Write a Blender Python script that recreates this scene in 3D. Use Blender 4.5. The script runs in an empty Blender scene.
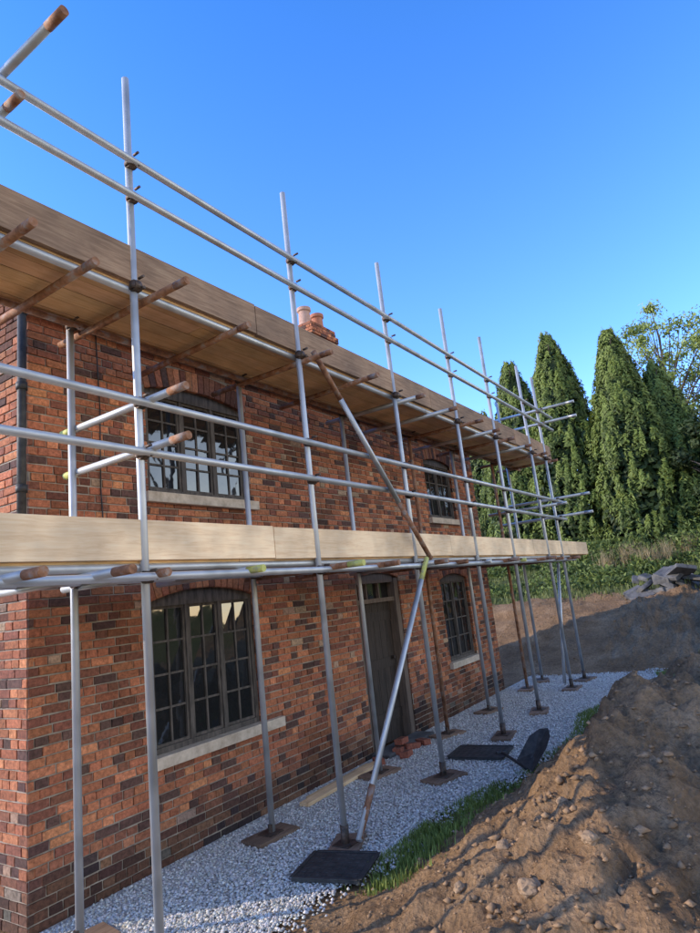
import bpy, math, random
import numpy as np
from mathutils import Vector, Matrix, noise
random.seed(7); np.random.seed(7)
rnd=random.random
def U(a,b): return a+(b-a)*random.random()
scene=bpy.context.scene
COL=bpy.context.collection

# ------------------------------------------------------------------ materials
def newmat(name):
    m=bpy.data.materials.new(name); m.use_nodes=True
    nt=m.node_tree; b=nt.nodes['Principled BSDF']
    return m,nt,b
def N(nt,t,**kw):
    n=nt.nodes.new(t)
    for k,v in kw.items():
        if k in n.inputs.keys(): n.inputs[k].default_value=v
        else: setattr(n,k,v)
    return n
def ramp(nt,stops):
    r=nt.nodes.new('ShaderNodeValToRGB'); e=r.color_ramp.elements
    while len(e)<len(stops): e.new(0.5)
    for i,(p,c) in enumerate(stops):
        e[i].position=p; e[i].color=(c[0],c[1],c[2],1)
    return r
def coords(nt,scale=(1,1,1)):
    tc=nt.nodes.new('ShaderNodeTexCoord'); mp=nt.nodes.new('ShaderNodeMapping')
    mp.inputs['Scale'].default_value=scale
    nt.links.new(tc.outputs['Object'],mp.inputs['Vector']); return mp.outputs[0]
def bump(nt,b,h,strength,dist=0.01):
    bp=nt.nodes.new('ShaderNodeBump'); bp.inputs['Strength'].default_value=strength; bp.inputs['Distance'].default_value=dist
    nt.links.new(h,bp.inputs['Height']); nt.links.new(bp.outputs[0],b.inputs['Normal'])
def noisy(name,c1,c2,scale=8,rough=.8,metal=0.,bs=.3,stretch=(1,1,1),c3=None,detail=4,bd=.01,spec=.5):
    m,nt,b=newmat(name); v=coords(nt,stretch)
    n=N(nt,'ShaderNodeTexNoise',Scale=scale,Detail=detail,Roughness=.65)
    nt.links.new(v,n.inputs['Vector'])
    st=[(.32,c1),(.68,c2)] if c3 is None else [(.3,c1),(.5,c2),(.7,c3)]
    r=ramp(nt,st); nt.links.new(n.outputs['Fac'],r.inputs[0]); nt.links.new(r.outputs[0],b.inputs['Base Color'])
    b.inputs['Roughness'].default_value=rough; b.inputs['Metallic'].default_value=metal
    b.inputs['Specular IOR Level'].default_value=spec
    if bs>0: bump(nt,b,n.outputs['Fac'],bs,bd)
    return m
def attrmat(name,rough=.85,nscale=60,namt=.35,bs=.4,bd=.004,trans=0.,spec=.3,detail=3):
    """colour from the mesh colour attribute, broken up by noise"""
    m,nt,b=newmat(name)
    a=N(nt,'ShaderNodeVertexColor'); a.layer_name='Col'
    b.inputs['Roughness'].default_value=rough; b.inputs['Specular IOR Level'].default_value=spec
    out=a.outputs[0]
    if namt>0:
        v=coords(nt); n=N(nt,'ShaderNodeTexNoise',Scale=nscale,Detail=detail,Roughness=.7); nt.links.new(v,n.inputs['Vector'])
        r=ramp(nt,[(.25,(1-namt,)*3),(.75,(1+namt,)*3)]); nt.links.new(n.outputs['Fac'],r.inputs[0])
        mx=N(nt,'ShaderNodeMix',data_type='RGBA',blend_type='MULTIPLY'); mx.inputs[0].default_value=1
        nt.links.new(a.outputs[0],mx.inputs[6]); nt.links.new(r.outputs[0],mx.inputs[7]); out=mx.outputs[2]
        if bs>0: bump(nt,b,n.outputs['Fac'],bs,bd)
    nt.links.new(out,b.inputs['Base Color'])
    if trans>0:
        t=N(nt,'ShaderNodeBsdfTranslucent'); nt.links.new(out,t.inputs[0])
        ms=N(nt,'ShaderNodeMixShader'); ms.inputs[0].default_value=trans
        nt.links.new(b.outputs[0],ms.inputs[1]); nt.links.new(t.outputs[0],ms.inputs[2])
        nt.links.new(ms.outputs[0],nt.nodes['Material Output'].inputs[0])
    return m
M_brick=attrmat('brick_clay',rough=.9,nscale=38,namt=.6,bs=.6,bd=.006,detail=4)
M_mortar=noisy('lime_mortar',(.15,.12,.095),(.40,.34,.27),scale=5,rough=.95,bs=.4)
M_leaf=attrmat('leaf',rough=.6,namt=0,bs=0,trans=.3)
M_soilrock=attrmat('clod',rough=.95,nscale=40,namt=.3,bs=.6,bd=.01)
M_stone=attrmat('limestone_chip',rough=.8,namt=0,bs=0)
M_grass=attrmat('grass_blade',rough=.6,namt=0,bs=0,trans=.3)
M_galv=noisy('galvanised_steel',(.33,.34,.345),(.50,.51,.52),scale=3,rough=.5,metal=.6,bs=0,c3=(.41,.41,.42),detail=2)
M_rust=noisy('rusty_steel',(.13,.055,.03),(.30,.14,.07),scale=14,rough=.8,metal=.2,bs=.3,c3=(.30,.27,.25))
M_fit=noisy('coupler_steel',(.04,.036,.032),(.15,.10,.075),scale=30,rough=.6,metal=.6,bs=.3)
M_yel=noisy('painted_tube_end',(.40,.40,.07),(.50,.50,.14),scale=20,rough=.6,bs=.1,c3=(.28,.27,.18))
M_frame=noisy('weathered_window_paint',(.030,.025,.022),(.12,.10,.088),scale=30,rough=.8,bs=.4,stretch=(1,1,.2),bd=.003)
M_oldwood=noisy('dark_door_wood',(.014,.010,.008),(.055,.036,.026),scale=18,rough=.8,bs=.5,stretch=(3,3,.25))
M_jamb=noisy('door_jamb_wood',(.08,.055,.04),(.18,.13,.10),scale=18,rough=.8,bs=.5,stretch=(3,3,.25))
M_sill=noisy('stone_sill',(.36,.29,.22),(.60,.50,.40),scale=10,rough=.85,bs=.3)
M_roof=noisy('roof_slate',(.05,.05,.055),(.11,.10,.10),scale=6,rough=.7,bs=.3)
M_black=noisy('black_plastic',(.012,.012,.013),(.05,.048,.045),scale=20,rough=.6,bs=.3)
M_pot=noisy('terracotta',(.36,.13,.075),(.46,.19,.11),scale=12,rough=.85,bs=.2)
M_potw=noisy('buff_clay',(.40,.22,.16),(.52,.33,.25),scale=12,rough=.85,bs=.2)
M_bark=noisy('bark',(.05,.035,.025),(.13,.10,.075),scale=10,rough=.9,bs=.6,stretch=(2,2,.4))
M_slate=noisy('grey_slab',(.04,.04,.043),(.14,.135,.13),scale=5,rough=.85,bs=.3)
def woodmat(name,c1,c2,c3):
    m,nt,b=newmat(name)
    a=N(nt,'ShaderNodeVertexColor'); a.layer_name='Col'
    v=coords(nt,(1.2,14,14)); n=N(nt,'ShaderNodeTexNoise',Scale=3.5,Detail=5,Roughness=.7,Distortion=.6); nt.links.new(v,n.inputs['Vector'])
    r=ramp(nt,[(.3,c1),(.5,c2),(.7,c3)]); nt.links.new(n.outputs['Fac'],r.inputs[0])
    v2=coords(nt,(1,1,1)); n2=N(nt,'ShaderNodeTexNoise',Scale=2.2,Detail=3); nt.links.new(v2,n2.inputs['Vector'])
    r2=ramp(nt,[(.35,(.66,.66,.68)),(.65,(1.1,1.1,1.1))]); nt.links.new(n2.outputs['Fac'],r2.inputs[0])
    mx=N(nt,'ShaderNodeMix',data_type='RGBA',blend_type='MULTIPLY'); mx.inputs[0].default_value=1
    nt.links.new(r.outputs[0],mx.inputs[6]); nt.links.new(a.outputs[0],mx.inputs[7])
    mx2=N(nt,'ShaderNodeMix',data_type='RGBA',blend_type='MULTIPLY'); mx2.inputs[0].default_value=1
    nt.links.new(mx.outputs[2],mx2.inputs[6]); nt.links.new(r2.outputs[0],mx2.inputs[7])
    nt.links.new(mx2.outputs[2],b.inputs['Base Color']); b.inputs['Roughness'].default_value=.8
    bump(nt,b,n.outputs['Fac'],.3,.003); return m
M_pine=woodmat('scaffold_board_pine',(.66,.41,.20),(.84,.57,.31),(.90,.66,.40))
M_pale=woodmat('new_timber_board',(.78,.53,.32),(.90,.66,.43),(.94,.74,.52))
M_brownb=woodmat('weathered_board',(.18,.105,.062),(.30,.185,.118),(.40,.27,.175))
# glass
m,nt,b=newmat('window_glass'); M_glass=m
b.inputs['Base Color'].default_value=(.012,.013,.014,1); b.inputs['Roughness'].default_value=.04; b.inputs['IOR'].default_value=1.9
v=coords(nt); n=N(nt,'ShaderNodeTexNoise',Scale=7,Detail=2); nt.links.new(v,n.inputs['Vector']); bump(nt,b,n.outputs['Fac'],.12,.01)

# ------------------------------------------------------------------ mesh helpers
class MB:
    def __init__(s): s.v=[];s.f=[];s.c=[];s.mi=[]
    def box8(s,P,col=(1,1,1),mi=0):
        i=len(s.v); s.v+=P; s.c+=[col]*8
        s.f+=[(i,i+3,i+2,i+1),(i+4,i+5,i+6,i+7),(i,i+1,i+5,i+4),(i+1,i+2,i+6,i+5),(i+2,i+3,i+7,i+6),(i+3,i,i+4,i+7)]
        s.mi+=[mi]*6
    def box(s,a,b,col=(1,1,1),mi=0):
        x0,y0,z0=a;x1,y1,z1=b
        s.box8([(x0,y0,z0),(x1,y0,z0),(x1,y1,z0),(x0,y1,z0),(x0,y0,z1),(x1,y0,z1),(x1,y1,z1),(x0,y1,z1)],col,mi)
    def quad(s,P,col=(1,1,1),mi=0):
        i=len(s.v); s.v+=P; s.c+=[col]*len(P); s.f.append(tuple(range(i,i+len(P)))); s.mi.append(mi)
    def tube(s,p,q,r,mi=0,seg=16,r2=None,col=(1,1,1)):
        p=Vector(p);q=Vector(q);d=(q-p).normalized(); a=d.orthogonal().normalized(); b=d.cross(a)
        r2=r if r2 is None else r2; i=len(s.v)
        for P,R in((p,r),(q,r2)):
            for k in range(seg):
                t=2*math.pi*k/seg; s.v.append(tuple(P+a*R*math.cos(t)+b*R*math.sin(t))); s.c.append(col)
        for k in range(seg):
            k2=(k+1)%seg; s.f.append((i+k,i+k2,i+seg+k2,i+seg+k)); s.mi.append(mi)
        s.f.append(tuple(i+k for k in range(seg-1,-1,-1))); s.f.append(tuple(i+seg+k for k in range(seg))); s.mi+=[mi,mi]
    def lathe(s,c,prof,seg=20,mi=0,col=(1,1,1)):
        i=len(s.v)
        for (r,z) in prof:
            for k in range(seg):
                t=2*math.pi*k/seg; s.v.append((c[0]+r*math.cos(t),c[1]+r*math.sin(t),c[2]+z)); s.c.append(col)
        for j in range(len(prof)-1):
            for k in range(seg):
                k2=(k+1)%seg; s.f.append((i+j*seg+k,i+j*seg+k2,i+(j+1)*seg+k2,i+(j+1)*seg+k)); s.mi.append(mi)
    def obj(s,name,mats,parent=None,smooth=False,bevel=0):
        me=bpy.data.meshes.new(name); me.from_pydata(s.v,[],s.f); 
        if not isinstance(mats,(list,tuple)): mats=[mats]
        for m in mats: me.materials.append(m)
        me.polygons.foreach_set('material_index',s.mi)
        ca=me.color_attributes.new('Col','FLOAT_COLOR','POINT')
        arr=np.ones((len(s.v),4),dtype=np.float32); arr[:,:3]=np.array(s.c,dtype=np.float32); ca.data.foreach_set('color',arr.ravel())
        if smooth:
            me.polygons.foreach_set('use_smooth',[len(f)==4 for f in s.f])
        me.update(); o=bpy.data.objects.new(name,me); COL.objects.link(o)
        if parent: o.parent=parent
        if bevel:
            bm=o.modifiers.new('b','BEVEL'); bm.width=bevel; bm.segments=2; bm.limit_method='ANGLE'
        return o
def empty(name):
    o=bpy.data.objects.new(name,None); COL.objects.link(o); return o
def npmesh(name,V,F,C,mat,parent=None,smooth=False):
    me=bpy.data.meshes.new(name); nv=len(V); nf,k=F.shape
    me.vertices.add(nv); me.vertices.foreach_set('co',V.astype(np.float32).ravel())
    me.loops.add(nf*k); me.loops.foreach_set('vertex_index',F.astype(np.int32).ravel())
    me.polygons.add(nf); me.polygons.foreach_set('loop_start',np.arange(0,nf*k,k,dtype=np.int32))
    me.polygons.foreach_set('loop_total',np.full(nf,k,dtype=np.int32))
    if smooth: me.polygons.foreach_set('use_smooth',np.ones(nf,dtype=bool))
    ca=me.color_attributes.new('Col','FLOAT_COLOR','POINT')
    a=np.ones((nv,4),dtype=np.float32); a[:,:3]=C; ca.data.foreach_set('color',a.ravel())
    me.materials.append(mat); me.update(calc_edges=True); me.validate()
    o=bpy.data.objects.new(name,me); COL.objects.link(o)
    if parent: o.parent=parent
    return o

# ------------------------------------------------------------------ terrain
def S(t): t=max(0,min(1,t)); return t*t*(3-2*t)
def edge_y(x): # gravel outer edge
    return -1.42-.10*math.sin(x*1.3+.6)-.05*math.sin(x*3.7)-.35*S((x-5.2)/1.5)-.25*S((x-8.5)/2)
def height(x,y):
    n1=noise.fractal(Vector((x*.9,y*.9,3.1)),.9,2.1,5); n2=noise.fractal(Vector((x*4.5,y*4.5,9.)),.6,2.1,5)
    m=.88*S((edge_y(x)-.12-.45*S((x-6.0)/1.2)-y)/1.65)*S((x-1.0)/4.2)*(1-.66*S((x-6.9)/2.0))
    flat=S((edge_y(x)+.15-y)/.6)             # 0 on the gravel side
    z=m+ m*.30*n1+flat*(.05*n1+.05*n2*(.35+min(1,m*2)))
    if 1.5<x<18 and -6<y<2 and flat>0:
        w=.12*n2
        d1=noise.voronoi(Vector((x*3.1+w,y*3.1-w,.5)))[0]; d2=noise.voronoi(Vector((x*8.5,y*8.5+w,2.5)))[0]
        c=flat*(.25+min(1,m*2.2)) if x<11 else .8*flat
        z+=c*(.10*(.45-d1[0])+.040*(.42-d2[0]))
    bank=1.12*S((x-10.9-.35*n1)/4.6)+.85*S((x-15.5)/7.0)
    b2=S((x-10.8)/2.5)
    z+=bank+b2*(.22*n1+.07*n2)*(1-.6*S((x-17)/4))
    if x>3.2 and -9<y<-4.6: z+=.35*S((-4.6-y)/2)*S((x-3.2)/3)
    return z-.015
def ax(segs):
    out=[]
    for a,b,s in segs:
        n=max(1,int(round((b-a)/s))); out+=[a+(b-a)*i/n for i in range(n)]
    out.append(segs[-1][1]); return out
xs=ax([(-90,-10,10),(-10,0,1.2),(0,2,.2),(2,6,.024),(6,8,.032),(8,12,.05),(12,18,.1),(18,26,.3),(26,60,3),(60,400,40)])
ys=ax([(-300,-40,30),(-40,-10,3),(-10,-6,.25),(-6,-4.6,.07),(-4.6,-1.1,.027),(-1.1,3,.18),(3,12,.5),(12,60,6),(60,300,40)])
nx,ny=len(xs),len(ys)
V=np.zeros((nx*ny,3)); C=np.zeros((nx*ny,3))
for i,x in enumerate(xs):
    for j,y in enumerate(ys):
        z=height(x,y); k=i*ny+j; V[k]=(x,y,z)
        e=edge_y(x)
        nn=noise.fractal(Vector((x*1.7,y*1.7,5.)),.8,2.,3)
        g=S(1-abs(y-(e-.22))/.5)*(.35+.9*S((x-6.2)/1.5))*S((x-3.2)/1)
        g=max(g*1.2*(1-S((x-10.6)/1)),S((x-15.2-1.2*nn)/1.2), S((-7-y)/3)*.8, S((y-1.5)/2), S((-2.5-x)/2)*.8)
        C[k]=(max(0,min(1,g+.35*nn*(g>.05))),0,0)
ii,jj=np.meshgrid(np.arange(nx-1),np.arange(ny-1),indexing='ij'); a=(ii*ny+jj).ravel()
F=np.stack([a,a+ny,a+ny+1,a+1],1)
m,nt,b=newmat('ground_soil'); M_ground=m
at=N(nt,'ShaderNodeVertexColor'); at.layer_name='Col'
sp=N(nt,'ShaderNodeSeparateColor'); nt.links.new(at.outputs[0],sp.inputs[0])
v=coords(nt)
n1=N(nt,'ShaderNodeTexNoise',Scale=1.6,Detail=6,Roughness=.7); nt.links.new(v,n1.inputs['Vector'])
n2=N(nt,'ShaderNodeTexNoise',Scale=26,Detail=5,Roughness=.78); nt.links.new(v,n2.inputs['Vector'])
n3=N(nt,'ShaderNodeTexVoronoi',Scale=34); nt.links.new(v,n3.inputs['Vector'])
r1=ramp(nt,[(.3,(.165,.098,.053)),(.5,(.26,.162,.090)),(.7,(.37,.245,.145))]); nt.links.new(n1.outputs['Fac'],r1.inputs[0])
r2=ramp(nt,[(.3,(.55,.55,.55)),(.7,(1.3,1.3,1.3))]); nt.links.new(n2.outputs['Fac'],r2.inputs[0])
mx=N(nt,'ShaderNodeMix',data_type='RGBA',blend_type='MULTIPLY'); mx.inputs[0].default_value=1
nt.links.new(r1.outputs[0],mx.inputs[6]); nt.links.new(r2.outputs[0],mx.inputs[7])
rg=ramp(nt,[(.3,(.045,.06,.02)),(.55,(.085,.11,.035)),(.75,(.15,.15,.06))]); nt.links.new(n2.outputs['Fac'],rg.inputs[0])
mg=N(nt,'ShaderNodeMix',data_type='RGBA'); nt.links.new(mx.outputs[2],mg.inputs[6]); nt.links.new(rg.outputs[0],mg.inputs[7]); nt.links.new(sp.outputs[0],mg.inputs[0])
nt.links.new(mg.outputs[2],b.inputs['Base Color']); b.inputs['Roughness'].default_value=.97; b.inputs['Specular IOR Level'].default_value=.15
ad=N(nt,'ShaderNodeMath',operation='MULTIPLY_ADD'); nt.links.new(n3.outputs['Distance'],ad.inputs[0]); ad.inputs[1].default_value=.5; nt.links.new(n2.outputs['Fac'],ad.inputs[2])
bump(nt,b,ad.outputs[0],.9,.04)
npmesh('ground',V,F,C,M_ground,smooth=True)

# gravel path
m,nt,b=newmat('gravel_bed'); M_gbed=m
v=coords(nt); n3=N(nt,'ShaderNodeTexVoronoi',Scale=55); nt.links.new(v,n3.inputs['Vector'])
r=ramp(nt,[(0,(.32,.295,.27)),(1,(.62,.58,.53))]); nt.links.new(n3.outputs['Color'],r.inputs[0]); nt.links.new(r.outputs[0],b.inputs['Base Color'])
b.inputs['Roughness'].default_value=.9; bump(nt,b,n3.outputs['Distance'],.8,.01)
gp=empty('gravel_path')
g=MB(); N_=160
for i in range(N_):
    x0=.3+(11.6-.3)*i/N_; x1=.3+(11.6-.3)*(i+1)/N_
    g.quad([(x0,-.004,.012),(x0,edge_y(x0)+.06*math.sin(i*1.9),.0),(x1,edge_y(x1)+.06*math.sin((i+1)*1.9),.0),(x1,-.004,.012)])
g.obj('gravel_bed',M_gbed,gp)
def stones(name,P,rad,cols,mat,parent=None):
    n=len(P); base=np.array([[1,0,0],[0,1,0],[-1,0,0],[0,-1,0],[0,0,1],[0,0,-1]],float)
    off=base[None]*(1+.5*(np.random.rand(n,6,1)-.5))+.35*(np.random.rand(n,6,3)-.5)
    sc=rad[:,None,None]*(np.array([1,1,.7])*(1+.5*(np.random.rand(n,1,3)-.5)))
    th=np.random.rand(n)*6.28; c,s=np.cos(th),np.sin(th)
    o=off*sc; X=o[...,0]*c[:,None]-o[...,1]*s[:,None]; Y=o[...,0]*s[:,None]+o[...,1]*c[:,None]
    W=np.stack([X,Y,o[...,2]],-1)+P[:,None,:]
    f=np.array([[0,1,4],[1,2,4],[2,3,4],[3,0,4],[1,0,5],[2,1,5],[3,2,5],[0,3,5]])
    F=(f[None]+6*np.arange(n)[:,None,None]).reshape(-1,3)
    return npmesh(name,W.reshape(-1,3),F,np.repeat(cols,6,axis=0),mat,parent)
P=[];n=52000
for _ in range(n):
    x=1.5+10*rnd()**1.35; e=edge_y(x)
    y=e-.02+(0-e)*rnd() if rnd()<.93 else e-abs(random.gauss(0,.09))
    if y>-.02: continue
    z=height(x,y) if y<e+.1 else 0
    P.append((x,y,max(z,0)+.008+.008*rnd()))
P=np.array(P); n=len(P)
g=np.random.rand(n,1); cols=(.32+.38*g)*np.array([[1.0,.96,.90]])*(1+.08*(np.random.rand(n,3)-.5))
stones('gravel_stones',P,np.random.uniform(.007,.0155,n),cols,M_stone,gp)
# soil clods and rocks
P=[];R=[]
for _ in range(14000):
    x=U(2.2,9.5) if rnd()<.75 else U(9.5,16); y=edge_y(x)-.1-3.6*rnd()**.8 if x<11 else U(-5.5,1.2)
    r=.005+.022*rnd()**4
    P.append((x,y,height(x,y)+r*.2)); R.append(r)
for _ in range(50):
    x=U(2.6,4.2); y=U(-3.6,-2.1); r=U(.015,.04); P.append((x,y,height(x,y)+r*.3)); R.append(r)
P=np.array(P); n=len(P); cols=(.65+.55*np.random.rand(n,1))*np.array([[.26,.165,.095]])
stones('soil_clods',P,np.array(R),cols,M_soilrock)
def rock(name,c,r):
    import bmesh
    bm=bmesh.new(); bmesh.ops.create_icosphere(bm,subdivisions=3,radius=r); o_=Vector((U(0,50),U(0,50),0))
    for v in bm.verts:
        k=1+.35*noise.fractal(v.co/r*1.1+o_,.8,2,3); v.co*=k; v.co.z*=.7
    me=bpy.data.meshes.new(name); bm.to_mesh(me); bm.free(); 
    ca=me.color_attributes.new('Col','FLOAT_COLOR','POINT')
    a=np.tile(np.array([.29,.195,.12,1],dtype=np.float32),len(me.vertices)); ca.data.foreach_set('color',a)
    me.materials.append(M_soilrock); o=bpy.data.objects.new(name,me); COL.objects.link(o)
    o.location=(c[0],c[1],height(c[0],c[1])+r*.12); return o
for c,r in [((2.95,-2.75),.05),((3.3,-2.5),.035),((3.15,-3.0),.04),((3.6,-2.75),.03),((3.05,-2.35),.03)]:
    rock('rock',c,r)

# ------------------------------------------------------------------ house
house=empty('brick_house')
HX0,HX1,HD,HE=2.19,10.0,4.4,3.98   # x range, depth, eave height
RIDGE=5.45
def brickcol(u,v):
    n=noise.noise(Vector((u*.9,v*1.1,4.))); n2=noise.noise(Vector((u*2.3,v*1.6,14.)))
    t=rnd()-.12*n
    if t<.12: c=(.10,.052,.042)
    elif t<.36: c=(.205,.078,.048)
    elif t<.84: c=(.345,.124,.062)
    elif t<.97: c=(.46,.18,.086)
    else: c=(.38,.24,.16)
    k=U(.80,1.15)*(1+.30*n)*(1-.45*S((n2-.12)/.35))
    damp=S((.36+.14*n-v)/.2)
    k*=1-.65*damp
    return (c[0]*k,c[1]*k*U(.94,1.06)*(1+.3*damp),c[2]*k*(1+.6*damp))
CH=.060
def brickwall(mb,org,ud,nd,L,H,ops=(),span=None,depth=.1,zoff=0):
    org=Vector(org);ud=Vector(ud);nd=Vector(nd); up=Vector((0,0,1))
    def put(u0,u1,v0,v1,P=None):
        d=U(-.004,.003); j=.0024
        q=[(u0+U(-j,j),v0+U(-j,j)),(u1+U(-j,j),v0+U(-j,j)),(u1+U(-j,j),v1+U(-j,j)),(u0+U(-j,j),v1+U(-j,j))] if P is None else P
        c=[sum(p[0] for p in q)/4,sum(p[1] for p in q)/4]
        col=brickcol(c[0]+org.y,c[1]+zoff)
        fr=[org+ud*a+up*b+nd*(d-.003) for a,b in q]
        fr2=[org+ud*(c[0]+(a-c[0])*.97)+up*(c[1]+(b-c[1])*.91)+nd*(d+.001) for a,b in q]
        bk=[org+ud*a+up*b-nd*depth for a,b in q]
        i=len(mb.v); mb.v+=[tuple(p) for p in fr2+fr+bk]; mb.c+=[col]*12
        mb.f.append((i,i+1,i+2,i+3)); mb.mi.append(0)
        for s in(0,4):
            for k in range(4):
                k2=(k+1)%4; mb.f.append((i+s+k,i+s+4+k,i+s+4+k2,i+s+k2)); mb.mi.append(0)
    mo=.009; row=0
    rings=[]
    for (a,b,z0,z1,rise) in ops:
        w=b-a; uc=(a+b)/2
        if rise>0:
            R=(w*w/4+rise*rise)/(2*rise); vc=z1+rise-R; th=math.asin(w/2/R)
        else: R=None;vc=0;th=0
        rings.append((uc,w/2,z0,z1,R,vc,th))
        if R:
            nv=int(2*th*R/.066); T=.18
            for k in range(nv):
                t0=-th+2*th*k/nv; t1=-th+2*th*(k+1)/nv; g=.0042/R
                P=[(uc+rr*math.sin(t),vc+rr*math.cos(t)) for rr,t in((R,t0+g),(R,t1-g),(R+T,t1-g),(R+T,t0+g))]
                put(0,0,0,0,P)
    while row*CH<H-.02:
        v0=row*CH+mo/2; v1=(row+1)*CH-mo/2; vm=(v0+v1)/2
        lo,hi=(0,L) if span is None else span(vm)
        if hi-lo<.1: break
        cuts=[]
        for (uc,hw,z0,z1,R,vc,th) in rings:
            if vm<z0: continue
            if vm<z1: cuts.append((uc-hw,uc+hw))
            elif R and vm<vc+R+.18:
                h=min(math.sqrt((R+.18)**2-(vm-vc)**2),(vm-vc)*math.tan(th)); cuts.append((uc-h,uc+h))
        head=(row%4==1)
        u=lo-(0 if row%2==0 else .046)-(0 if row%3 else .02); k=row*3
        while u<hi:
            if head: l=.0905
            else: l=.183 if (k%4!=0) else .0905
            l*=U(.97,1.03)
            k+=1
            a=max(u,lo)+mo/2; b=min(u+l,hi)-mo/2; u+=l
            if u<lo or b-a<.015: continue
            segs=[(a,b)]
            for (c0,c1) in cuts:
                ns=[]
                for (p,q) in segs:
                    if q<=c0 or p>=c1: ns.append((p,q))
                    else:
                        if c0-p>.02: ns.append((p,c0-.002))
                        if q-c1>.02: ns.append((c1+.002,q))
                segs=ns
            for (p,q) in segs: put(p,q,v0,v1)
        row+=1
def mortar(mb,org,ud,nd,L,H,ops,gable=None):
    org=Vector(org)-Vector(nd)*.0085;ud=Vector(ud);up=Vector((0,0,1))
    us=sorted({0,L,*[o[0] for o in ops],*[o[1] for o in ops]}); vs=sorted({0,H,*[o[2] for o in ops],*[o[3]+o[4] for o in ops]})
    for a,b in zip(us,us[1:]):
        for c,d in zip(vs,vs[1:]):
            if any(o[0]-1e-6<=a and b<=o[1]+1e-6 and o[2]-1e-6<=c and d<=o[3]+o[4]+1e-6 for o in ops): continue
            mb.quad([tuple(org+ud*p+up*q) for p,q in((a,c),(b,c),(b,d),(a,d))])
    if gable: mb.quad([tuple(org+ud*p+up*q) for p,q in((0,H),(L,H),(L/2,gable))])
# front openings (x0,x1,z0,z1,rise) in world x
WINS=[(3.13,4.29,.74,1.84,.09),(3.17,4.35,2.70,3.58,.08),(8.17,9.12,.68,1.82,.08),(8.15,9.10,2.72,3.58,.07)]
DOOR=(5.98,6.98,.0,1.90,.07)
ops=[(a-HX0,b-HX0,c,d,e) for a,b,c,d,e in WINS+[DOOR]]
bw=MB(); mw=MB()
brickwall(bw,(HX0,0,0),(1,0,0),(0,-1,0),HX1-HX0,HE,ops)
mortar(mw,(HX0,0,0),(1,0,0),(0,-1,0),HX1-HX0,HE,ops)
sl=(RIDGE-HE)/(HD/2)
span=lambda v:(0,HD) if v<HE else ((v-HE)/sl,HD-(v-HE)/sl)
brickwall(bw,(HX0,HD,0),(0,-1,0),(-1,0,0),HD,RIDGE,(),span)
mortar(mw,(HX0,HD,0),(0,-1,0),(-1,0,0),HD,HE,(),RIDGE)
brickwall(bw,(HX1,0,0),(0,1,0),(1,0,0),HD,RIDGE,(),span)
mortar(mw,(HX1,0,0),(0,1,0),(1,0,0),HD,HE,(),RIDGE)
brickwall(bw,(HX1,HD,0),(-1,0,0),(0,1,0),HX1-HX0,HE,())
mortar(mw,(HX1,HD,0),(-1,0,0),(0,1,0),HX1-HX0,HE,())
bw.obj('brick_walls',M_brick,house); mw.obj('mortar_joints',M_mortar,house)
# roof
rf=MB(); o_=.10
for s in(0,1):
    for k in range(16):
        t0=k/16;t1=(k+1)/16+.01
        ya=-o_+(HD/2+o_)*t0; yb=-o_+(HD/2+o_)*t1; za=HE+.02-o_*sl+(RIDGE-HE+o_*sl)*t0; zb=HE+.02-o_*sl+(RIDGE-HE+o_*sl)*t1
        if s: ya,yb=HD-ya,HD-yb
        x=HX0-.06
        while x<HX1+.06:
            x2=min(x+.30,HX1+.06); dz=U(0,.006)
            P=[(x+.002,ya,za+dz),(x2-.002,ya,za+dz),(x2-.002,yb,zb-.012+dz),(x+.002,yb,zb-.012+dz)]
            rf.box8(P+[(p[0],p[1],p[2]+.022) for p in P]); x=x2
rf.tube((HX0-.06,HD/2,RIDGE+.02),(HX1+.06,HD/2,RIDGE+.02),.07)
rf.obj('roof',M_roof,house)
gt=MB(); gt.tube((HX0-.05,-.15,HE-.05),(HX1+.05,-.15,HE-.05),.045); gt.obj('gutter',M_black,house,True)
# chimney
cb=MB(); cm=MB(); cx0,cx1,cy0,cy1,cz0,cz1=8.50,9.26,2.0,2.5,5.0,6.66
for org,ud,nd,L in(((cx0,cy0,cz0),(1,0,0),(0,-1,0),cx1-cx0),((cx0,cy1,cz0),(0,-1,0),(-1,0,0),cy1-cy0),((cx1,cy0,cz0),(0,1,0),(1,0,0),cy1-cy0),((cx1,cy1,cz0),(-1,0,0),(0,1,0),cx1-cx0)):
    brickwall(cb,org,ud,nd,L,cz1-cz0,(),zoff=5); mortar(cm,org,ud,nd,L,cz1-cz0,())
    brickwall(cb,Vector(org)+Vector((0,0,cz1-cz0-.24))+Vector(nd)*.035-Vector(ud)*.035,ud,nd,L+.07,.12,(),zoff=5)
cm.box((cx0+.01,cy0+.01,cz1-.02),(cx1-.01,cy1-.01,cz1+.02))
for px,mi in((8.66,2),(9.06,1)):
    cb.lathe((px,2.25,cz1),[(.135,0),(.13,.05),(.115,.07),(.105,.30),(.13,.32),(.13,.38),(.09,.38),(.09,.1)],mi=mi)
cb.obj('chimney_stack',[M_brick,M_pot,M_potw],house); cm.obj('chimney_mortar',M_mortar,house)
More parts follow.
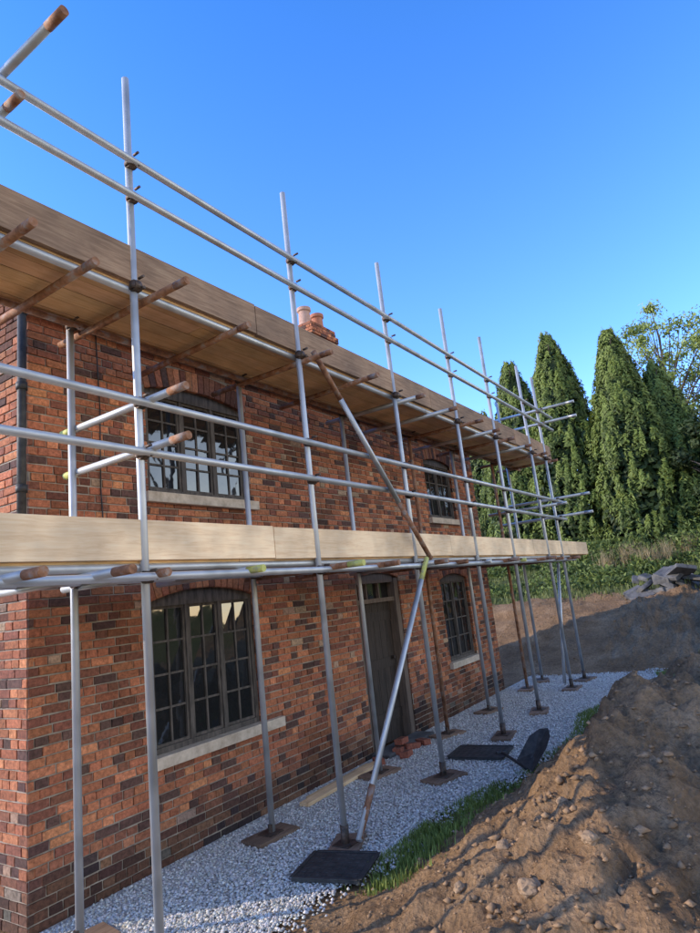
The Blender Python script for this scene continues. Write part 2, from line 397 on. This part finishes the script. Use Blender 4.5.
# windows
def window(name,x0,x1,z0,z1,rise,lights,cols,rows,sillx=None):
    mb=MB(); fy=.045; fd=.06; fw=.04
    mb.box((x0,fy,z0),(x0+fw,fy+fd,z1)); mb.box((x1-fw,fy,z0),(x1,fy+fd,z1)); mb.box((x0+fw,fy-.006,z0),(x1-fw,fy+fd,z0+fw))
    w=x1-x0; R=(w*w/4+rise*rise)/(2*rise); vc=z1+rise-R; n=14
    for k in range(n):
        a=x0+w*k/n;b=x0+w*(k+1)/n; ua=a-(x0+x1)/2; ub=b-(x0+x1)/2
        za=vc+math.sqrt(R*R-ua*ua)+.002; zb=vc+math.sqrt(R*R-ub*ub)+.002; zl=z1-.035
        mb.box8([(a,fy-.004,zl),(b,fy-.004,zl),(b,fy+fd,zl),(a,fy+fd,zl),(a,fy-.004,za),(b,fy-.004,zb),(b,fy+fd,zb),(a,fy+fd,za)])
    zb0,zt=z0+fw,z1-.035; iw=(w-2*fw)/lights
    gl=MB()
    for L in range(lights):
        a=x0+fw+iw*L; b=a+iw
        if L>0: mb.box((a-.018,fy+.001,zb0),(a+.018,fy+fd,zt))
        s=.022; ca=a+.019 if L else a+.001; cb_=b-.019 if L<lights-1 else b-.001; yy=fy+.012
        mb.box((ca,yy,zb0+.001),(ca+s,yy+.03,zt-.001)); mb.box((cb_-s,yy,zb0+.001),(cb_,yy+.03,zt-.001))
        mb.box((ca+s,yy+.001,zb0+.001),(cb_-s,yy+.03,zb0+s)); mb.box((ca+s,yy+.001,zt-s),(cb_-s,yy+.03,zt-.001))
        A,B,Z0,Z1=ca+s,cb_-s,zb0+s,zt-s
        for c in range(1,cols): x=A+(B-A)*c/cols; mb.box((x-.008,yy+.004,Z0),(x+.008,yy+.026,Z1))
        for r in range(1,rows): z=Z0+(Z1-Z0)*r/rows; mb.box((A,yy+.006,z-.008),(B,yy+.024,z+.008))
        for c in range(cols):
            for r in range(rows):
                t=[U(-.004,.004) for _ in range(4)]; xa=A+(B-A)*c/cols;xb=A+(B-A)*(c+1)/cols;za=Z0+(Z1-Z0)*r/rows;zb=Z0+(Z1-Z0)*(r+1)/rows
                gl.quad([(xa,yy+.016+t[0],za),(xb,yy+.016+t[1],za),(xb,yy+.016+t[2],zb),(xa,yy+.016+t[3],zb)])
    mb.obj(name+'_frame',M_frame,house); gl.obj(name+'_panes',M_glass,house)
    sb=MB(); sx0,sx1=sillx or (x0-.05,x1+.05); sb.box((sx0,-.055,z0-.085),(sx1,.09,z0-.001)); sb.obj(name+'_sill',M_sill,house,bevel=.006)
window('ground_window',*WINS[0],3,2,4,(3.06,4.52)); window('upper_window',*WINS[1],3,2,4)
window('ground_window_b',*WINS[2],2,2,4); window('upper_window_b',*WINS[3],2,2,3)
# door
d=MB(); x0,x1,z0,z1,rise=DOOR
d.box((x0,.03,0),(x0+.06,.16,z1),mi=1); d.box((x1-.1,.02,0),(x1,.16,z1),mi=1); d.box((x0+.06,.035,z1-.05),(x1-.1,.16,z1+rise+.01),mi=1)
d.box((x0+.06,.04,1.62),(x1-.1,.16,1.67),mi=1)
n=6
for k in range(n):
    a=x0+.062+(x1-.102-x0-.062)*k/n; b_=x0+.062+(x1-.102-x0-.062)*(k+1)/n-.006; d.box((a,.125,.03),(b_,.155,1.615))
for z in(.25,.85,1.4): d.box((x0+.07,.112,z),(x1-.11,.1245,z+.11))
d.tube((x1-.2,.07,.95),(x1-.2,.12,.95),.02)
for k in(1,2): xx=x0+.06+(x1-.16-x0)*k/3; d.box((xx-.012,.08,1.671),(xx+.012,.12,1.849),mi=1)
d.obj('front_door',[M_oldwood,M_jamb],house)
g=MB(); g.quad([(x0+.06,.12,1.67),(x1-.1,.12,1.67),(x1-.1,.12,1.85),(x0+.06,.12,1.85)]); g.obj('door_fanlight',M_glass,house)
st=MB(); st.box((x0-.05,-.22,-.02),(x1+.02,.03,.05)); st.obj('door_step',M_slate,house,bevel=.01)
dp=MB(); dp.tube((2.12,-.06,2.1),(2.12,-.06,3.95),.028)
for z in(2.6,3.3,3.85): dp.tube((2.12,-.06,z),(2.12,-.06,z+.05),.036)
pts_=[(2.72,-.012,3.9),(2.74,-.014,3.3),(2.73,-.012,2.7),(2.76,-.013,2.1)]
for a,b in zip(pts_,pts_[1:]): dp.tube(a,b,.005,seg=6)
dp.obj('drainpipe',M_black,house,True)

# ------------------------------------------------------------------ scaffold
sc=empty('scaffolding')
YO,YI=-1.095,-.40; R=.0235
XS=[1.36,2.24,3.84,5.431,6.979,8.282,9.904,10.69]
TB=MB(); CP=MB()  # tubes mats: 0 galv 1 rust 2 yellow
def coup(p,ax='x'):
    p=Vector(p); r=.036
    dirs={'x':(1,0,0),'y':(0,1,0),'z':(0,0,1)}
    for k in('z',ax):
        d=Vector(dirs[k]); CP.tube(p-d*.024,p+d*.024,r,seg=10)
    CP.tube(p+Vector((.03,-.045,-.01)),p+Vector((.03,.035,-.01)),.011,seg=6)
    CP.tube(p+Vector((-.01,-.045,.03)),p+Vector((-.01,-.09,.03)),.009,seg=6)
for i,x in enumerate(XS):
    TB.tube((x,YO,.03),(x+U(-.01,.01),YO+U(-.01,.01),5.2+U(-.02,.02)),R,0)
    CP.tube((x,YO,.02),(x,YO,.16),.030,seg=10)
    mi=1 if i in(4,6) else 0
    TB.tube((x+.02,YI,.03),(x+.02,YI,3.86 if i<7 else 4.9),R,mi)
LE=11.25
L1,L2=2.0,3.69
for z,y in((L1,YO+.048),(L2,YO+.048)):
    TB.tube((.9,y,z),(6.2,y,z),R,0); TB.tube((6.2,y,z+.0),(LE,y,z),R,0)
for z in(L1-.02,L2-.01): TB.tube((.9,YI-.048,z),(LE,YI-.048,z),R,1 if z>3 else 0)
TB.tube((.9,YO-.048,L1-.06),(LE,YO-.048,L1-.06),R,0)
for z in(4.30,4.545,2.64,2.945):
    sag=U(-.012,.012)
    TB.tube((.9,YO-.048,z),(5.0,YO-.048,z+sag),R,0); TB.tube((5.0,YO-.048,z+sag),(LE+U(-.2,.2),YO-.048,z),R,0)
for x in XS:
    for z in(4.30,4.545,2.64,2.945,L1-.06,L2): coup((x,YO-.02,z))
    for z in(L1-.02,L2-.01): coup((x+.02,YI-.02,z))
# transoms
tx=[]
for a,b in zip(XS,XS[1:]): tx+=[a+.06,(a+b)/2 if b-a>.9 else None]
tx=[t for t in tx if t]+[XS[-1]+.06,1.9]
for x in tx:
    for z in(L1+.045-.0,L2+.0-.05):
        x_=x+U(-.05,.05); e=YO-U(.12,.36); mi=1 if rnd()<(.65 if z>3 else .5) else 0
        y2=-.12+U(-.1,.05)
        if z<3:
            tip=2 if 2.8<x<4.2 else random.choice([1,2,mi])
            if x<2.6: tip=1
            TB.tube((x_,-.25,z-.09),(x_,e+.14,z-.09),R,mi); TB.tube((x_,e+.14,z-.09),(x_,e,z-.09),R+.0006,tip)
        else:
            sk=U(-.04,.04); TB.tube((x_,y2,z),(x_+sk*.9,e+.1,z),R,mi); TB.tube((x_+sk*.9,e+.1,z),(x_+sk,e,z),R+.0006,1)
# end guard rails
for x,zz,y0,y1,yel in((2.29,2.97,-.25,-1.45,1),(2.29,2.68,-.28,-1.45,1),(1.43,4.6,-.3,-1.70,0),(1.43,4.36,-.3,-1.32,0),(10.74,4.58,-.1,-1.73,0),(10.74,4.33,-.1,-1.73,0),(10.74,2.98,-.1,-1.7,0),(10.74,2.67,-.1,-1.7,0),(9.95,2.8,-.2,-1.5,0)):
    ym=y1+.14
    TB.tube((x,y0,zz),(x,ym,zz),R,0); TB.tube((x,ym,zz),(x,y1,zz),R+.0006,1 if x<5 else 0)
    if yel: TB.tube((x,y0-.12,zz),(x,y0-.001,zz),R+.001,2)
# diagonal braces
TB.tube((3.92,YO-.1,3.72),(4.25,YO-.1,3.376),R,1); TB.tube((4.25,YO-.1,3.376),(5.05,YO-.1,2.53),R,0); TB.tube((5.05,YO-.1,2.53),(5.56,YO-.1,2.0),R,1)
TB.tube((3.86,YO-.1,.06),(5.30,YO-.1,1.80),R,0); TB.tube((5.30,YO-.1,1.80),(5.47,YO-.1,2.005),R+.0006,2); TB.tube((3.87,YO-.1,.07),(4.1,YO-.1,.35),R+.0006,1)
TB.tube((9.9,YO+.1,.1),(10.7,YO+.1,1.9),R,0)
TB.obj('tubes',[M_galv,M_rust,M_yel],sc,True); CP.obj('couplers',M_fit,sc,True)
# decks
def deck(name,z,mat,toemat,xe,ze):
    d=MB(); w=.138
    for k in range(5):
        y0=-1.06+k*(w+.005); x=.75+U(-.3,0)
        while x<xe:
            x2=min(x+U(2.2,3.3),xe+U(-.1,.1)); 
            if xe-x2<.8: x2=xe+U(-.08,.08)
            g=U(.75,1.1); d.box((x,y0,z+U(0,.004)),(x2-.006,y0+w,z+.032+U(0,.003)),(g,g*U(.93,1),g*U(.85,1))); x=x2
            if x>=xe-.3: break
    d.obj(name,mat,sc,bevel=.002)
    t=MB(); x=.75; z0=z+.034
    J=[.6,3.35,6.3,9.2,xe]
    for i,(a,b) in enumerate(zip(J,J[1:])):
        y=-1.068-.001*(i%2); dz=U(-.008,.008); g=U(.82,1.06)
        t.box8([(a,y-.03,z0+dz-.02),(b-.006,y-.03,z0-dz-.02),(b-.006,y,z0-dz-.02),(a,y,z0+dz-.02),(a,y-.03,z0+ze+dz),(b-.006,y-.03,z0+ze-dz),(b-.006,y,z0+ze-dz),(a,y,z0+ze+dz)],(g,g,g*.97))
    t.obj(name+'_toe_board',toemat,sc,bevel=.002)
deck('lower_deck',2.022,M_pine,M_pale,12.5,.205)
deck('upper_deck',3.712,M_pine,M_brownb,11.1,.22)
# base plates + sole boards
bpz=MB(); sb=MB()
for i,x in enumerate(XS):
    for y in(YO,YI):
        bpz.box((x-.07,y-.07,.038),(x+.07,y+.07,.046)); bpz.tube((x,y,.046),(x,y,.1),.018)
        a=U(-.4,.4) ; l,w=.2,.11
        c,s=math.cos(a),math.sin(a); P=[(x+c*p-s*q,y+s*p+c*q) for p,q in((-l,-w),(l,-w),(l,w),(-l,w))]
        g=U(.5,1.); sb.box8([(p[0],p[1],.004) for p in P]+[(p[0],p[1],.0378) for p in P],(g,g,g))
bpz.obj('base_plates',M_fit,sc); sb.obj('sole_boards',M_brownb,sc,bevel=.003)

# ------------------------------------------------------------------ small objects
def mat_(name,c,w,l,ang):
    mb=MB(); t=.022
    mb.box((-w,-l,0),(w,l,t))
    for s in(-1,1):
        mb.box((-w+.001,s*l-.012,t+.0007),(w-.001,s*l+.012,t+.006)); mb.box((s*w-.012,-l+.013,t+.0007),(s*w+.012,l-.013,t+.006))
    for i in range(7):
        for j in range(8):
            x=-w+.05+(2*w-.1)*i/6; y=-l+.05+(2*l-.1)*j/7; mb.box((x-.016,y-.016,t+.0005),(x+.016,y+.016,t+.0035))
    o=mb.obj(name,M_black,bevel=.0015); o.location=(c[0],c[1],c[2]); o.rotation_euler=(0,0,ang); return o
mat_('rubber_mat',(3.52,-1.24,.022),.2,.23,.25)
mat_('rubber_mat',(6.25,-1.12,.022),.22,.28,.1)
# shovel lying with its blade up
sh=MB(); A=Vector((5.75,-1.76,.05)); B=Vector((5.90,-1.97,.36)); Cc=Vector((6.22,-1.36,.05))
e1=(B-A); nn_=Vector((-.75,.25,.55)).normalized(); e2=e1.cross(nn_).normalized()*.11
prof=[(-.95,.02),(-1,.62),(-.62,.88),(0,1.0),(.62,.88),(1,.62),(.95,.02)]
Vt=[A+e1*q+e2*p+nn_*(.03*p*p) for p,q in prof]
for off in(0,.004):
    for k in range(len(Vt)-1):
        tri=[tuple(A+e1*.4+nn_*off),tuple(Vt[k]+nn_*off),tuple(Vt[k+1]+nn_*off)]
        sh.quad(tri if off else tri[::-1])
    tri=[tuple(A+e1*.4+nn_*off),tuple(Vt[-1]+nn_*off),tuple(Vt[0]+nn_*off)]; sh.quad(tri)
sh.tube(A+e1*.3,A,.018); sh.tube(A,Cc,.015); dd=(Cc-A).normalized().cross(Vector((0,0,1)))*.06; sh.tube(Cc-dd,Cc+dd,.014)
sh.obj('black_shovel',M_black)
# loose bricks
for k,(x,y,z,a) in enumerate([(6.16,-.20,.03,.3),(6.36,-.26,.03,-.5),(6.3,-.17,.095,.1),(6.55,-.3,.03,1.1),(5.75,-.2,.03,.8),(6.05,-.36,.03,.2)]):
    mb=MB(); mb.box((-.09,-.045,-.028),(.09,.045,.028),(.30,.10,.06)); mb.box((-.06,-.025,.0282),(.06,.025,.0284),(.15,.06,.04))
    o=mb.obj('loose_brick',M_brick,bevel=.005); o.location=(x,y,z+.012); o.rotation_euler=(U(-.1,.1),U(-.1,.1),a)
pl=MB(); pl.box((-.65,-.05,0),(.65,.05,.03)); pl.box((-.5,.055,0),(.55,.09,.028),(.8,.8,.8)); o=pl.obj('timber_plank',M_pine,bevel=.003); o.location=(5.1,-.22,.018); o.rotation_euler=(0,0,.03)
# rubble / slab pile on the bank
rb=MB()
for k in range(52):
    x=16.2+U(-.9,1.0); y=-2.4+U(-1.5,1.2); z=height(x,y)+U(.0,.40)*(1-abs(y+2.4)/2)
    l,w,t=U(.12,.4),U(.1,.28),U(.02,.06)
    Mx=Matrix.Translation((x,y,z))@Matrix.Rotation(U(0,3.1),4,'Z')@Matrix.Rotation(U(-.6,.6),4,'X')@Matrix.Rotation(U(-.45,.45),4,'Y')
    rb.box8([tuple(Mx@Vector(p)) for p in((-l,-w,-t),(l,-w,-t),(l,w,-t),(-l,w,-t),(-l,-w,t),(l*.9,-w,t),(l,w*.8,t),(-l,w,t))])
rb.obj('slab_pile',M_slate,bevel=.006)

# ------------------------------------------------------------------ vegetation
def leaves(P,Nn,size,cols,aspect=1.6,upb=0.):
    n=len(P); r=np.random.randn(n,3); T=np.cross(Nn,r)
    if upb>0:
        T=T/(np.linalg.norm(T,axis=1,keepdims=True)+1e-9)+upb*np.array([[0,0,1.]]); T-=Nn*np.sum(T*Nn,axis=1,keepdims=True)
    T/=np.linalg.norm(T,axis=1,keepdims=True)+1e-9
    B=np.cross(Nn,T); s=size[:,None]
    V=np.stack([P-T*s*aspect,P-B*s*.6,P+T*s*aspect,P+B*s*.6],1).reshape(-1,3)
    F=np.arange(4*n).reshape(n,4); return V,F,np.repeat(cols,4,axis=0)
def unit(a): return a/(np.linalg.norm(a,axis=1,keepdims=True)+1e-9)
def conifer(name,x,y,H,W,n=30000,dark=(.035,.060,.014),light=(.20,.25,.055),z0=None):
    z0=height(x,y) if z0 is None else z0
    root=empty(name)
    tr=MB(); tr.tube((x,y,z0-.1),(x+.05,y,z0+H*.5),.16,r2=.10); tr.tube((x+.05,y,z0+H*.5),(x,y,z0+H*.93),.10,r2=.02)
    for k in range(26):
        t=.1+.8*k/26; a=k*2.4; rr=W*.38*(1-t*.7); tr.tube((x,y,z0+H*t),(x+rr*math.cos(a),y+rr*math.sin(a),z0+H*t+.5),.035,r2=.012,seg=6)
    tr.obj('trunk',M_bark,root)
    ph=U(0,6)
    def env(t,a=0.): # crown radius at relative height t, direction a
        return W*.5*(np.minimum(1,(t+.04)/.12)**.5)*(np.maximum(0,1-t**1.7)**.85)*(1+.05*np.sin(t*9+x)+.07*np.sin(a*3+t*5+ph)+.05*np.sin(a*6-t*9+ph))
    PP=[];NN=[];CC=[];SS=[]
    npl=520; per=n//npl
    for k in range(npl):
        t=(rnd()**1.0)*.975; a=U(0,6.283); r=float(env(t,a))*U(.78,1.0)
        c=np.array([x+r*math.cos(a),y+r*math.sin(a),z0+H*t-.15]); hh=U(.3,.75)*(1 if t<.8 else .7); ww=U(.09,.20)*(W/3.6)
        q=unit(np.random.randn(per,3)); q[:,2]=np.where(q[:,2]<-.5,-q[:,2],q[:,2])
        f=np.random.uniform(.5,1.15,(per,1)); zz=q[:,2:3]
        taper=1-.6*np.clip(zz,0,1)
        loc=q*f*np.array([ww,ww,hh])*np.concatenate([taper,taper,np.ones_like(taper)],1)
        PP.append(c+loc); out=np.array([math.cos(a),math.sin(a),.25])
        NN.append(unit(.6*q+1.0*out+.4*np.random.randn(per,3)))
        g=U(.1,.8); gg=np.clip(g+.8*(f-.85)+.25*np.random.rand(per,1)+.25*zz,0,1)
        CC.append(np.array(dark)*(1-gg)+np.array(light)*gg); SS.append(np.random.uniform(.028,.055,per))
    P=np.concatenate(PP);Nn=np.concatenate(NN);Cc=np.concatenate(CC);Ss=np.concatenate(SS)
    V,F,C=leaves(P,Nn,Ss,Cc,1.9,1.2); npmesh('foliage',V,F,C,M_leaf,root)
    m=12000; t=np.random.rand(m)**1.0*.93; a=np.random.rand(m)*6.283; r=env(t,a)*np.random.uniform(.5,.86,m)
    P=np.stack([x+r*np.cos(a),y+r*np.sin(a),z0+H*t+.05],1); Nn=unit(np.stack([np.cos(a),np.sin(a),.2+0*a],1)+.4*np.random.randn(m,3))
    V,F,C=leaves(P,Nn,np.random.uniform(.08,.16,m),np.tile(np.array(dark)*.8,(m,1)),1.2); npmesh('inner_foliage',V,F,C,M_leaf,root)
    return root
conifer('conifer_tree',24.3,3.35,8.6,3.9,40000); conifer('conifer_tree',24,1.60,9.2,3.9,46000); conifer('conifer_tree',26.5,5.6,7.4,4.0,22000)
conifer('conifer_tree',23.4,-.70,8.4,3.6,46000); conifer('conifer_tree',24.2,-1.85,6.8,3.6,36000)
def broad(name,x,y,H,cr,nclump,per,dark,light,trunk=.16,leaf=(.05,.1),low=.35,z0=None,rs=1.):
    z0=height(x,y) if z0 is None else z0; root=empty(name); tr=MB()
    top=Vector((x+.2,y,z0+H*.75)); tr.tube((x,y,z0-.1),(x,y+.05,z0+H*low),trunk,r2=trunk*.75); tr.tube((x,y+.05,z0+H*low),top,trunk*.75,r2=.04)
    PP=[];NN=[];CC=[];SS=[]
    for k in range(nclump):
        t=U(low,.98); a=U(0,6.283); e=math.sin(min(1,max(.12,(t-low+.08)/(1.02-low)))*math.pi*.999)**.6; r=cr*e*math.sqrt(rnd())
        c=Vector((x+r*math.cos(a),y+r*math.sin(a),z0+H*t))
        s=Vector((x,y+.05,z0+H*max(low*.7,t-.28))); mid=(s+c)/2+Vector((U(-.2,.2),U(-.2,.2),.1))
        tr.tube(s,mid,.04,r2=.025,seg=6); tr.tube(mid,c,.025,r2=.008,seg=5)
        rad=U(.3,.75)*cr/2.6*rs; q=unit(np.random.randn(per,3))*np.random.rand(per,1)**.45*rad*np.array([1,1,.7])
        PP.append(np.array(c)+q); NN.append(unit(q+.3*rad*np.random.randn(per,3)+np.array([0,0,.3*rad])))
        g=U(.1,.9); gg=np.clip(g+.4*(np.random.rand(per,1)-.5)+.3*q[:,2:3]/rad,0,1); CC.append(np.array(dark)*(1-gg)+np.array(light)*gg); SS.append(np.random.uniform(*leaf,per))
    tr.obj('trunk',M_bark,root)
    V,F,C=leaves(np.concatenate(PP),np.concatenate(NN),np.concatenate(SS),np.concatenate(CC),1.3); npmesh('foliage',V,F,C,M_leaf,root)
broad('ash_tree',33,-1.6,12.6,3.6,115,85,(.12,.17,.04),(.36,.42,.11),.16,(.05,.09),rs=.75)
broad('ash_tree',35,-4.8,12.8,4.6,150,85,(.12,.16,.04),(.34,.40,.11),.16,(.05,.09),rs=.75)
for x,y,H,cr in((22.5,-3.7,4.8,1.7),(24.5,-4.8,6.0,2.2),(23.5,-6.8,5.5,2.2),(26,-7.5,6,2.5)):
    broad('holly_tree',x,y,H,cr,80,150,(.018,.032,.012),(.07,.095,.028),.12,(.045,.08),low=.08)
def scrub(name,n,fx,dark,light,size=(.03,.06),up=.5):
    P=[]
    for _ in range(n):
        x,y,h=fx(); P.append((x,y,height(x,y)+h))
    P=np.array(P); Nn=unit(np.random.randn(n,3)+np.array([-.4,0,up])); g=np.random.rand(n,1)
    V,F,C=leaves(P,Nn,np.random.uniform(size[0],size[1],n),np.array(dark)*(1-g)+np.array(light)*g); npmesh(name,V,F,C,M_leaf)
cl=[(U(17,22),U(-5.5,6.0),U(.3,.8),U(.15,.55)) for _ in range(70)]+[(U(20.5,23.5),U(-8,9),U(.6,1.2),U(.5,1.3)) for _ in range(44)]
def fx():
    c=random.choice(cl); q=unit(np.random.randn(1,3))[0]*rnd()**.4
    return c[0]+q[0]*c[2],c[1]+q[1]*c[2],max(.02,(q[2]*.5+.4)*c[3])
scrub('scrub_bushes',46000,fx,(.03,.055,.016),(.20,.25,.06))
def grass(name,pts,hmin,hmax,c1,c2,wd=.004):
    n=len(pts); P=np.array([(x,y,height(x,y)-.004) for x,y in pts]); a=np.random.rand(n)*6.28; h=np.random.uniform(hmin,hmax,n)
    d=np.stack([np.cos(a),np.sin(a),0*a],1); s=np.stack([-np.sin(a),np.cos(a),0*a],1)*wd
    lean=np.random.uniform(.1,.7,n)[:,None]; up=np.array([[0,0,1.]])
    m=P+up*h[:,None]*.6+d*h[:,None]*lean*.3; t=P+up*h[:,None]*(1-.3*lean)+d*h[:,None]*lean*.8
    V=np.stack([P-s,P+s,m+s*.7,m-s*.7,t,t+s*.05],1).reshape(-1,3); b=6*np.arange(n)[:,None]
    F=np.concatenate([b+np.array([[0,1,2,3]]),b+np.array([[3,2,5,4]])]); g=np.random.rand(n,1)
    npmesh(name,V,F,np.repeat(np.array(c1)*(1-g)+np.array(c2)*g,6,axis=0),M_grass)
pts=[]
while len(pts)<30000:
    x=U(3.3,11.2); y=edge_y(x)-.02-abs(random.gauss(0,.22 if x<6 else .5))
    w=S((noise.fractal(Vector((x*1.6,y*1.6,2.)),.8,2,3)+.35+.8*S((x-6.0)/1.5)))
    if rnd()<w: pts.append((x,y))
grass('grass_verge',pts,.02,.085,(.09,.13,.025),(.27,.33,.08))
pts=[(U(15.3,22.5),U(-7,7)) for _ in range(26000)]
grass('rough_grass',pts,.05,.2,(.09,.12,.03),(.25,.27,.10),.010)
pts=[]
for _ in range(10):
    cx_,cy_=U(19,21.5),U(-2.2,.2)
    pts+=[(cx_+random.gauss(0,.12),cy_+random.gauss(0,.12)) for _ in range(110)]
grass('dry_grass',pts,.35,.85,(.30,.23,.12),(.42,.34,.20),.008)

# ------------------------------------------------------------------ light, sky, camera
SUNDIR=Vector((-.62,.785,0)).normalized(); EL=math.radians(23)
sd=Vector((SUNDIR.x*math.cos(EL),SUNDIR.y*math.cos(EL),math.sin(EL)))
ld=bpy.data.lights.new('sun','SUN'); ld.energy=5.0; ld.angle=math.radians(.53); ld.color=(1,.83,.58)
lo=bpy.data.objects.new('sun',ld); COL.objects.link(lo); lo.rotation_euler=sd.to_track_quat('Z','Y').to_euler(); lo.location=(0,0,20)
w=bpy.data.worlds.new('World'); scene.world=w; w.use_nodes=True; nt=w.node_tree
bg=nt.nodes['Background']; sk=nt.nodes.new('ShaderNodeTexSky'); sk.sky_type='NISHITA'; sk.sun_disc=False
sk.sun_elevation=EL; sk.sun_rotation=math.atan2(SUNDIR.x,SUNDIR.y); sk.air_density=1.0; sk.dust_density=.3; sk.ozone_density=2.0
# tint of the sky: deep blue overhead, paler low down, warm tint added on the unseen side to warm light on the facade
tc=nt.nodes.new('ShaderNodeTexCoord'); sx=nt.nodes.new('ShaderNodeSeparateXYZ'); nt.links.new(tc.outputs['Generated'],sx.inputs[0])
rz=ramp(nt,[(0.0,(1.05,1.18,1.74)),(.35,(.58,.92,1.55)),(.8,(.28,.72,1.34))]); 
nt.links.new(sx.outputs['Z'],rz.inputs[0])
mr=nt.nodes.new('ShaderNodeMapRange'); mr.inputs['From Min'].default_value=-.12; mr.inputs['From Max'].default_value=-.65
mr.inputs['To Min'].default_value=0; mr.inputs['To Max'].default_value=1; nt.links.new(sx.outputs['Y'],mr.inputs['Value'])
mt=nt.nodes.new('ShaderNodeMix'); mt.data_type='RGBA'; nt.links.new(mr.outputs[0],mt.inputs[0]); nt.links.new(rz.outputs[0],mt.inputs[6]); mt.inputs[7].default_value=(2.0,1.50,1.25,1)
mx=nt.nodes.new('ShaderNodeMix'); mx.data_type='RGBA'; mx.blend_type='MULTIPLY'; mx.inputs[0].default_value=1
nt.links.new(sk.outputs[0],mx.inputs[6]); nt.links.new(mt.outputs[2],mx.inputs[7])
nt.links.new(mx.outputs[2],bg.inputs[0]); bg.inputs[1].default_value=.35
scene.view_settings.view_transform='Standard'; scene.view_settings.look='None'; scene.view_settings.exposure=0
y_,t_,r_=math.radians(32.7235),math.radians(11.9582),math.radians(-6.4025)
fw=Vector((math.cos(y_)*math.cos(t_),math.sin(y_)*math.cos(t_),math.sin(t_))); rt0=Vector((math.sin(y_),-math.cos(y_),0)); up0=rt0.cross(fw)
rt=rt0*math.cos(r_)+up0*math.sin(r_); up=rt.cross(fw)
cd=bpy.data.cameras.new('camera'); co=bpy.data.objects.new('camera',cd); COL.objects.link(co); scene.camera=co
Mx=Matrix((( rt.x,up.x,-fw.x,0),(rt.y,up.y,-fw.y,-3.9468),(rt.z,up.z,-fw.z,1.7067),(0,0,0,1))); co.matrix_world=Mx
cd.sensor_fit='VERTICAL'; cd.sensor_height=24; cd.lens=24*617.7/933; cd.clip_start=.05; cd.clip_end=2000
